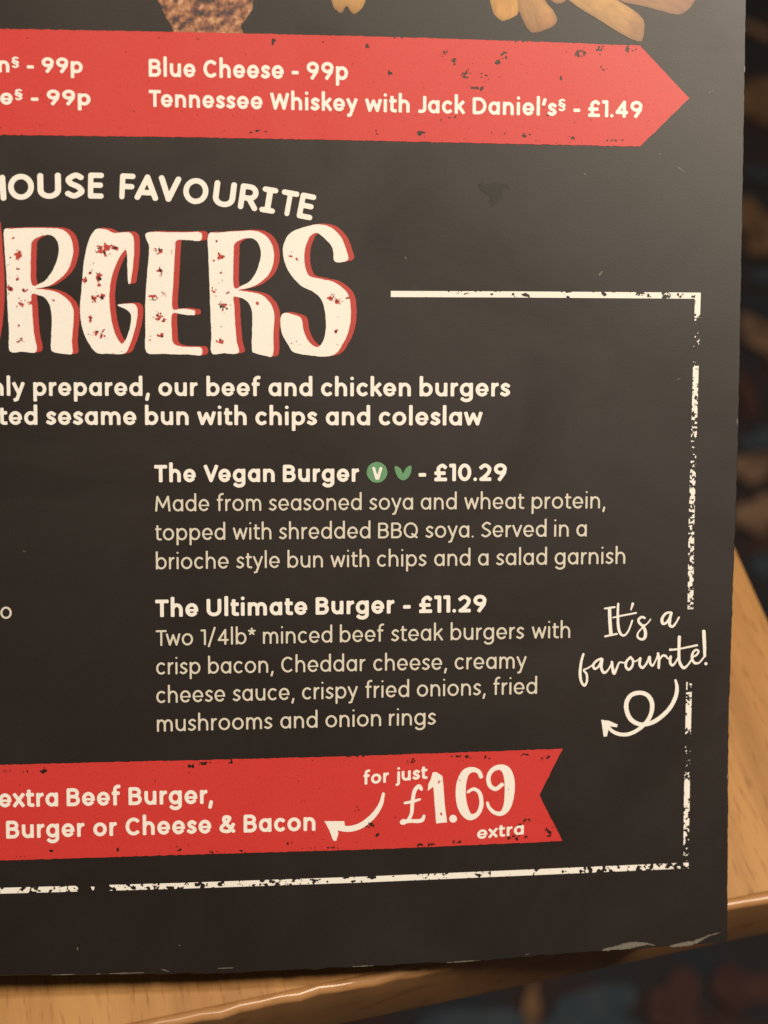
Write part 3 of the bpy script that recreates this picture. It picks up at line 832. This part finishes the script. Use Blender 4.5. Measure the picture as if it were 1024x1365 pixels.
def ring_ink(x, y, d):
    n = vnoise(x, y, 9, 91, 4); e = vnoise(x-1.6, y-1.6, 7, 92, 4)-vnoise(x+1.6, y+1.6, 7, 92, 4)
    t = .50+(n-.5)*1.3+e*.8
    col = mix3(t, [(.12, (.045, .018, .022)), (.30, (.16, .062, .040)), (.46, (.30, .125, .060)), (.60, (.42, .20, .085)), (.78, (.58, .33, .15)), (.95, (.74, .52, .32))])
    pit = np.exp(-(((x-271)/9)**2+((y-(-2))/7)**2)*1.2)
    pit = np.maximum(pit, .8*np.exp(-(((x-269)/5)**2+((y-18)/3.5)**2)))
    return np.array([.74, .62, .60])*col*(1-.85*np.clip(pit*1.3, 0, 1))[:, None]*np.interp(d, [0, 3], [.72, 1])[:, None]
def chip_ink(ax_, base, tip, w_=10, seed=3, brown=.35):
    """base and tip inks along the chip's axis (x0,y0)-(x1,y1)"""
    (x0, y0), (x1, y1) = ax_
    L = math.hypot(x1-x0, y1-y0); dx, dy = (x1-x0)/L, (y1-y0)/L
    def f(x, y, d):
        u = ((x-x0)*dx+(y-y0)*dy)/L; v = -(x-x0)*dy+(y-y0)*dx
        n = vnoise(u*L*.35+40, v*1.3+40, 5, seed, 4)-.5
        m = vnoise(x, y, 10, seed+5, 3)-.5
        t = np.clip(np.interp(u, [0, .62, 1], [0, .12, 1])+m*.5, 0, 1)[:, None]
        col = np.array(base)*(1-t)+np.array(tip)*t
        shade = 1+n*.55+np.clip(v/w_, -1, 1)*-.16
        shade = shade*np.interp(d, [0, 2.2, 5], [1-brown, .93, 1.05])
        return np.array([.68, .56, .36])*col*shade[:, None]
    return f
picture('onion_ring_picture', [(206, -38), (205, -18), (210, 0), (216, 10), (221, 22), (229, 34), (232, 43), (240, 52), (320, 52), (324, 42), (321, 35), (328, 26), (335, 14), (338, 0), (341, -18), (338, -38)], 1, ring_ink, rough=1.8)
c4 = lambda l: [(640+x/3.413, y/3.413) for x, y in l]
GOLD, PALE, BRN = (.62, .37, .10), (.56, .36, .14), (.30, .13, .05)
picture('chip_picture', c4([(28, -130), (38, -40), (48, 20), (62, 62), (84, 84), (106, 95), (150, 78), (172, 60), (180, 10), (184, -130)]), 1.0, chip_ink(((672, -30), (672, 30)), GOLD, (.62, .36, .11), 16, 3, .2), .5, 3)
picture('chip_picture', c4([(162, -130), (170, -20), (178, 50), (200, 105), (222, 138), (250, 150), (320, 126), (350, 96), (335, 50), (308, 20), (290, -20), (262, -130)]), 1.5, chip_ink(((700, -25), (722, 48)), (.50, .30, .12), BRN, 16, 5, .3), .5, 4)
picture('chip_picture', c4([(290, -110), (310, -20), (340, 15), (372, 14), (395, -10), (410, -110)]), 1.2, chip_ink(((740, -20), (745, 5)), PALE, BRN, 12, 6), .5, 5)
picture('chip_picture', c4([(330, -70), (400, 0), (480, 55), (560, 102), (630, 148), (690, 180), (722, 190), (738, 182), (748, 130), (742, 88), (700, 48), (610, -10), (490, -90)]), 1.8, chip_ink(((750, -20), (858, 50)), PALE, (.34, .17, .065), 14, 7, .2), .5, 6)
picture('chip_picture', c4([(570, -60), (640, 5), (700, 20), (780, 38), (850, 58), (900, 68), (935, 54), (965, 22), (980, -20), (920, -90)]), 1.4, chip_ink(((830, -10), (915, 18)), (.36, .19, .08), (.27, .12, .05), 12, 8, .35), .5, 7)
picture('chip_picture', [(438, -30), (443, 5), (449, 14), (456, 17), (462, 8), (470, 18), (476, 17), (484, 9), (488, -4), (486, -30)], 1.0, chip_ink(((462, -25), (464, 18)), PALE, (.45, .25, .09), 18, 9, .3), .5, 8)

# ------------------------------------------------------------------ wear on the card
printed('smudge_mark', [(637, 245), (655, 243), (672, 243), (678, 246), (668, 258), (664, 272), (656, 275), (650, 262), (642, 252)], M_SMUDGE, 1, rough=5, seed=77)
for (fx, fy, r, l, a) in [(103.5, 1265, .9, 1.6, 1.4), (801, 364, 1.2, 3, -.9), (908, 226, .9, 4, .7), (541, 344, .8, 1.5, 1), (640, 247, .6, 1, 0), (948, 122, .5, 3, -.6), (880, 205, .6, 1, 0), (780, 232, .6, 1.5, .3), (240, 1260, .5, 1, 0), (730, 690, .5, .6, 0), (33, 735, .5, 2, .3), (905, 505, .4, 3, -.5)]:
    X, Y = grid(fx-7, fy-7, fx+7, fy+7, .4)
    S = d_stroke(X, Y, [(fx-l*math.cos(a), fy-l*math.sin(a), r), (fx+l*math.cos(a), fy+l*math.sin(a), r*.6)])+(vnoise(X, Y, 2.5, int(fx), 2)-.5)*.6
    field_obj('scuff_fleck', S, X, Y, .4, M_FLECK, 1)
# pale, split laminate along the bottom edge towards the corner
X, Y = grid(780, 1228, 972, 1272, .5)
for nm, mt, k_, off, ly in (('worn_edge', M_FLECK, 1.0, .0, 1), ('bare_card_edge', M_WORN, .62, .3, 1.6)):
    S = d_stroke(X, Y, [(803, 1266.5, .8*k_), (818, 1264, 2.6*k_), (836, 1261, 4.4*k_), (848, 1258.5, 3.4*k_), (862, 1258, 1.4*k_), (873, 1260, .5*k_)])
    S = np.minimum(S, d_stroke(X, Y, [(893, 1261.5, .8*k_), (906, 1259.5, 2.6*k_), (922, 1257.0, 2.8*k_), (932, 1253.5, 1.8*k_), (944, 1247.5, 1.2*k_), (962, 1242.5, .5*k_)]))
    S = S+(vnoise(X, Y, 6, 14, 4)-.5)*(2.6+off*5)+off
    field_obj(nm, S, X, Y, .5, mt, ly)
printed('worn_corner_patch', [(938, 1257), (944, 1252), (956, 1248), (968, 1246), (969, 1254), (964, 1256), (950, 1257)], M_SMUDGE, 1, rough=.6, seed=31, c=.5)
# fibres of the core standing proud at places along the lower edge and side
for k_, seg in enumerate([[(70, 1299.6), (100, 1298.6)], [(128, 1298.3), (134, 1298)], [(146, 1297.8), (192, 1296.4)], [(214, 1291.6), (226, 1295)], [(290, 1290.8), (312, 1290)], [(596, 1283), (640, 1280)], [(470, 1288.4), (498, 1287)], [(706, 1271), (690, 1276)]]):
    X, Y = grid(seg[0][0]-5, min(seg[0][1], seg[1][1])-5, max(seg[1][0], seg[0][0])+5, max(seg[0][1], seg[1][1])+5, .4)
    S = d_stroke(X, Y, [(*seg[0], .3), ((seg[0][0]+seg[1][0])/2, (seg[0][1]+seg[1][1])/2, .75), (*seg[1], .3)])+(vnoise(X, Y, 4, 70+k_, 2)-.5)*.8
    field_obj('edge_fibre', S, X, Y, .4, M_FLECK, 1)
for k_, (ex, ey) in enumerate([(993.3, 92), (983.6, 562), (972.4, 961), (970.6, 1035)]):
    X, Y = grid(ex-4, ey-8, ex+2, ey+8, .4)
    S = d_stroke(X, Y, [(ex-.8, ey-4, .4), (ex-.9, ey, .9), (ex-.8, ey+4, .4)])
    field_obj('edge_fibre', S, X, Y, .4, M_FLECK, 1)

# ------------------------------------------------------------------ table
def on_plane(px, py, zw):
    """point of the horizontal plane z = zw seen at a photo position"""
    r = RW @ ray(px, py)
    t = (zw-CAMP.z)/r.z
    return CAMP + r*t
p1 = on_plane(979.5, 731, TABLE_H); p2 = on_plane(1024, 829, TABLE_H)
q1 = on_plane(245, 1364, TABLE_H); q2 = on_plane(1024, 1201, TABLE_H)
dA = (p2-p1).normalized(); dB = (q2-q1).normalized()
def isect(a, da, b, db):
    m = da.x*(-db.y)+db.x*da.y
    s = ((b.x-a.x)*(-db.y)+db.x*(b.y-a.y))/m
    return a+da*s
corner = isect(p1, dA, q1, dB)
# table axes: v along the front edge (leftwards), u along the right edge (away)
eu = -dA; ev = -dB
L_U, L_V = 0.62, 0.95
T_TH = 0.0215
def slab(name, poly, z0, z1, bev, mat, parent, seg=3):
    bm = bmesh.new()
    vt = [bm.verts.new((p[0], p[1], z1)) for p in poly]
    f = bm.faces.new(vt)
    if f.normal.z < 0: f.normal_flip()
    r = bmesh.ops.extrude_face_region(bm, geom=[f])
    vv = [g for g in r['geom'] if isinstance(g, bmesh.types.BMVert)]
    for v_ in vv: v_.co.z = z0
    bmesh.ops.recalc_face_normals(bm, faces=bm.faces)
    if bev > 0:
        es = [e for e in bm.edges]
        bmesh.ops.bevel(bm, geom=es, offset=bev, segments=seg, affect='EDGES', profile=.5)
    me = bpy.data.meshes.new(name); bm.to_mesh(me); bm.free()
    me.materials.append(mat)
    o = bpy.data.objects.new(name, me)
    return link(o, parent)

def wood_mat(name, light, dark, ang, pale=None, rough=.34):
    m, nt, b = new_mat(name)
    tc = nt.nodes.new('ShaderNodeTexCoord')
    rt = N(nt, 'ShaderNodeMapping'); rt.inputs['Rotation'].default_value = (0, 0, ang)
    nt.links.new(tc.outputs['Object'], rt.inputs[0])
    def mp(sx, sy, sz=1):
        q = N(nt, 'ShaderNodeMapping'); q.inputs['Scale'].default_value = (sx, sy, sz)
        nt.links.new(rt.outputs[0], q.inputs[0]); return q.outputs[0]
    # long grain bands
    n1 = N(nt, 'ShaderNodeTexNoise', i_Scale=1.0, i_Detail=6.0, i_Roughness=.6, i_Distortion=.3)
    nt.links.new(mp(10, 120, 60), n1.inputs[0])
    # beech flecks: short dark spindles
    n2 = N(nt, 'ShaderNodeTexNoise', i_Scale=1.0, i_Detail=2.0, i_Roughness=.5)
    nt.links.new(mp(150, 900, 300), n2.inputs[0])
    n3 = N(nt, 'ShaderNodeTexNoise', i_Scale=1.0, i_Detail=3.0)
    nt.links.new(mp(5, 22, 10), n3.inputs[0])
    r1 = ramp(nt, n1.outputs[0], [(.32, dark), (.50, tuple((a+c_)/2 for a, c_ in zip(light, dark))), (.66, light)])
    fl = ramp(nt, n2.outputs[0], [(.30, (0.62, 0.50, 0.42)), (.44, (1, 1, 1))])
    mx = N(nt, 'ShaderNodeMix', data_type='RGBA', blend_type='MULTIPLY'); mx.inputs[0].default_value = .6
    nt.links.new(r1.outputs[0], mx.inputs[6]); nt.links.new(fl.outputs[0], mx.inputs[7])
    big = ramp(nt, n3.outputs[0], [(.35, (.86, .80, .74)), (.65, (1.0, 1.0, 1.0))])
    mx2 = N(nt, 'ShaderNodeMix', data_type='RGBA', blend_type='MULTIPLY'); mx2.inputs[0].default_value = 1
    nt.links.new(mx.outputs[2], mx2.inputs[6]); nt.links.new(big.outputs[0], mx2.inputs[7])
    nt.links.new(mx2.outputs[2], b.inputs['Base Color'])
    b.inputs['Roughness'].default_value = rough
    bp = N(nt, 'ShaderNodeBump', i_Strength=.12, i_Distance=.0002)
    nt.links.new(n1.outputs[0], bp.inputs['Height']); nt.links.new(bp.outputs[0], b.inputs['Normal'])
    b.inputs['Coat Weight'].default_value = .35; b.inputs['Coat Roughness'].default_value = .18
    return m
angA = math.atan2(eu.y, eu.x)
M_WOOD = wood_mat('beech_top', (.47, .25, .085), (.32, .16, .053), -angA, rough=.42)
angB = math.atan2(ev.y, ev.x)
M_LIP = wood_mat('beech_lipping', (.46, .25, .105), (.38, .195, .08), -angB, rough=.30)

table = bpy.data.objects.new('wooden_table', None); link(table)
table.location = (0, 0, 0)
table['label'] = 'pale beech wood table with a darker edge strip, its corner showing under the menu'
table['category'] = 'table'
def tp(u_, v_): p = corner+eu*u_+ev*v_; return (p.x, p.y)
LIPW = 0.0022
slab('table_top', [tp(LIPW, 0.0), tp(L_U, 0.0), tp(L_U, L_V), tp(LIPW, L_V)], TABLE_H-T_TH, TABLE_H, .00015, M_WOOD, table, 1)
# lipping: one long prism with a rounded, slightly uneven arris
prof = [(LIPW-.00004, TABLE_H)]
R1_ = .0013
for q in range(9):
    a = math.radians(90+90*q/8); prof.append((R1_+R1_*math.cos(a), TABLE_H-R1_+R1_*math.sin(a)))
for q in range(6):
    a = math.radians(180+90*q/5); prof.append((.0018+.0018*math.cos(a), TABLE_H-T_TH+.0018+.0018*math.sin(a)))
prof.append((LIPW-.00004, TABLE_H-T_TH))
NS = 240; vs = []; fs = []
for i in range(NS+1):
    v_ = L_V*i/NS; wob = .00016*(math.sin(i*1.7)+math.sin(i*.61+1)+math.sin(i*3.1))
    for (u_, z_) in prof:
        top_ = z_ > TABLE_H-.002 and u_ < LIPW*.6
        p = corner+eu*(u_+(wob if top_ else 0))+ev*v_
        vs.append((p.x, p.y, z_))
m_ = len(prof)
for i in range(NS):
    for q in range(m_):
        q2 = (q+1) % m_
        fs.append((i*m_+q, i*m_+q2, (i+1)*m_+q2, (i+1)*m_+q))
fs.append(tuple(range(m_))); fs.append(tuple(NS*m_+q for q in range(m_)))
me = bpy.data.meshes.new('front_edge_strip'); me.from_pydata(vs, [], fs)
bm = bmesh.new(); bm.from_mesh(me); bmesh.ops.recalc_face_normals(bm, faces=bm.faces); bm.to_mesh(me); bm.free()
for p in me.polygons: p.use_smooth = len(p.vertices) == 4
me.materials.append(M_LIP)
link(bpy.data.objects.new('front_edge_strip', me), table)
mid = corner+eu*(L_U/2)+ev*(L_V/2)
def cyl(name, x, y, z0, z1, r0_, r1_, mat, parent, k=32):
    bm = bmesh.new()
    bmesh.ops.create_cone(bm, cap_ends=True, segments=k, radius1=r0_, radius2=r1_, depth=z1-z0, matrix=Matrix.Translation((x, y, (z0+z1)/2)))
    me = bpy.data.meshes.new(name); bm.to_mesh(me); bm.free(); me.materials.append(mat)
    return link(bpy.data.objects.new(name, me), parent)
M_IRON, nt_, b_ = new_mat('dark_iron'); b_.inputs['Base Color'].default_value = (.02, .02, .02, 1); b_.inputs['Roughness'].default_value = .5
cyl('pedestal', mid.x, mid.y, .03, TABLE_H-T_TH-.003, .04, .04, M_IRON, table)
cyl('foot_plate', mid.x, mid.y, .002, .03, .24, .20, M_IRON, table)

# ------------------------------------------------------------------ carpet
M_CARPET, nt, b = new_mat('carpet_pile')
co = coords(nt)
n1 = N(nt, 'ShaderNodeTexNoise', i_Scale=16.0, i_Detail=3.0, i_Distortion=.8); nt.links.new(co, n1.inputs[0])
r = ramp(nt, n1.outputs[0], [(.36, (.012, .016, .026)), (.50, (.016, .014, .017)), (.62, (.030, .012, .012)), (.74, (.05, .024, .018))])
nt.links.new(r.outputs[0], b.inputs['Base Color']); b.inputs['Roughness'].default_value = .95
n2 = N(nt, 'ShaderNodeTexNoise', i_Scale=900.0, i_Detail=1.0); nt.links.new(co, n2.inputs[0])
bp = N(nt, 'ShaderNodeBump', i_Strength=.6, i_Distance=.002); nt.links.new(n2.outputs[0], bp.inputs['Height']); nt.links.new(bp.outputs[0], b.inputs['Normal'])
def pile(name, c1, c2):
    m, nt, b = new_mat(name); co = coords(nt)
    n1 = N(nt, 'ShaderNodeTexNoise', i_Scale=40.0, i_Detail=3.0); nt.links.new(co, n1.inputs[0])
    r = ramp(nt, n1.outputs[0], [(.35, c1), (.65, c2)]); nt.links.new(r.outputs[0], b.inputs['Base Color']); b.inputs['Roughness'].default_value = .95
    return m
P_TAN = pile('tan_pile', (.085, .048, .030), (.20, .12, .075))
P_BROWN = pile('brown_pile', (.080, .042, .022), (.18, .098, .046))
P_BLUE = pile('blue_pile', (.020, .032, .045), (.035, .050, .062))
P_RED = pile('dark_red_pile', (.035, .012, .012), (.055, .022, .018))
me = bpy.data.meshes.new('carpet')
me.from_pydata([(-4, -4, 0), (4, -4, 0), (4, 4, 0), (-4, 4, 0)], [], [(0, 1, 2, 3)]); me.materials.append(M_CARPET)
carpet = link(bpy.data.objects.new('carpet', me)); carpet['kind'] = 'structure'
carpet['label'] = 'dark patterned carpet far below the table'
rr = random.Random(21)
_n = [0]
def motif(cx_, cy_, rx, ry, rot, mat, wob=.34):
    _n[0] += 1
    k = 40; ph = [rr.uniform(0, 6.28) for _ in range(4)]
    vs = []
    for i in range(k):
        a = 2*math.pi*i/k
        q = 1+wob*(.6*math.sin(2*a+ph[0])+.5*math.sin(3*a+ph[1])+.3*math.sin(5*a+ph[2]))
        x, y = rx*q*math.cos(a), ry*q*math.sin(a)
        vs.append((cx_+x*math.cos(rot)-y*math.sin(rot), cy_+x*math.sin(rot)+y*math.cos(rot), .004+.0004*(_n[0] % 7)))
    me = bpy.data.meshes.new('carpet_motif'); me.from_pydata(vs, [], [tuple(range(k))]); me.materials.append(mat)
    return link(bpy.data.objects.new('carpet_motif', me), carpet)
seen = [(1003, 42, 30, 9, -.75, P_TAN), (1016, 140, 34, 42, .2, P_BROWN), (1012, 310, 34, 40, 0, P_BROWN), (1026, 462, 28, 38, .3, P_TAN), (1000, 628, 26, 22, .3, P_TAN), (1006, 692, 28, 24, -.5, P_TAN),
        (994, 528, 14, 36, .0, P_RED), (1012, 590, 24, 14, .4, P_BLUE), (1008, 236, 20, 10, 0, P_BLUE), (1020, 372, 24, 10, .2, P_BLUE),
        (705, 1362, 12, 34, -.2, P_BROWN), (790, 1366, 72, 30, .15, P_BLUE), (600, 1385, 90, 24, .2, P_BLUE), (900, 1340, 40, 26, .3, P_RED), (990, 1320, 40, 22, .3, P_RED), (1018, 756, 20, 16, 0, P_BLUE)]
occ = []
for (px, py, rx, ry, rot, mt) in seen:
    p = on_plane(px, py, 0); s = (p-CAMP).length/F
    motif(p.x, p.y, rx*s, ry*s/.8, rot, mt); occ.append((p.x, p.y))
cnt = 0
for gx in range(-9, 10):
    for gy in range(-9, 10):
        x, y = gx*.16+rr.uniform(-.04, .04)+occ[0][0], gy*.16+rr.uniform(-.04, .04)+occ[0][1]
        if min((x-a)**2+(y-b2)**2 for a, b2 in occ) < .07**2 or cnt > 260: continue
        # keep clear of the strip already laid down
        motif(x, y, rr.uniform(.016, .032), rr.uniform(.014, .03), rr.uniform(0, 3), rr.choice([P_TAN, P_BROWN, P_BLUE, P_RED])); cnt += 1
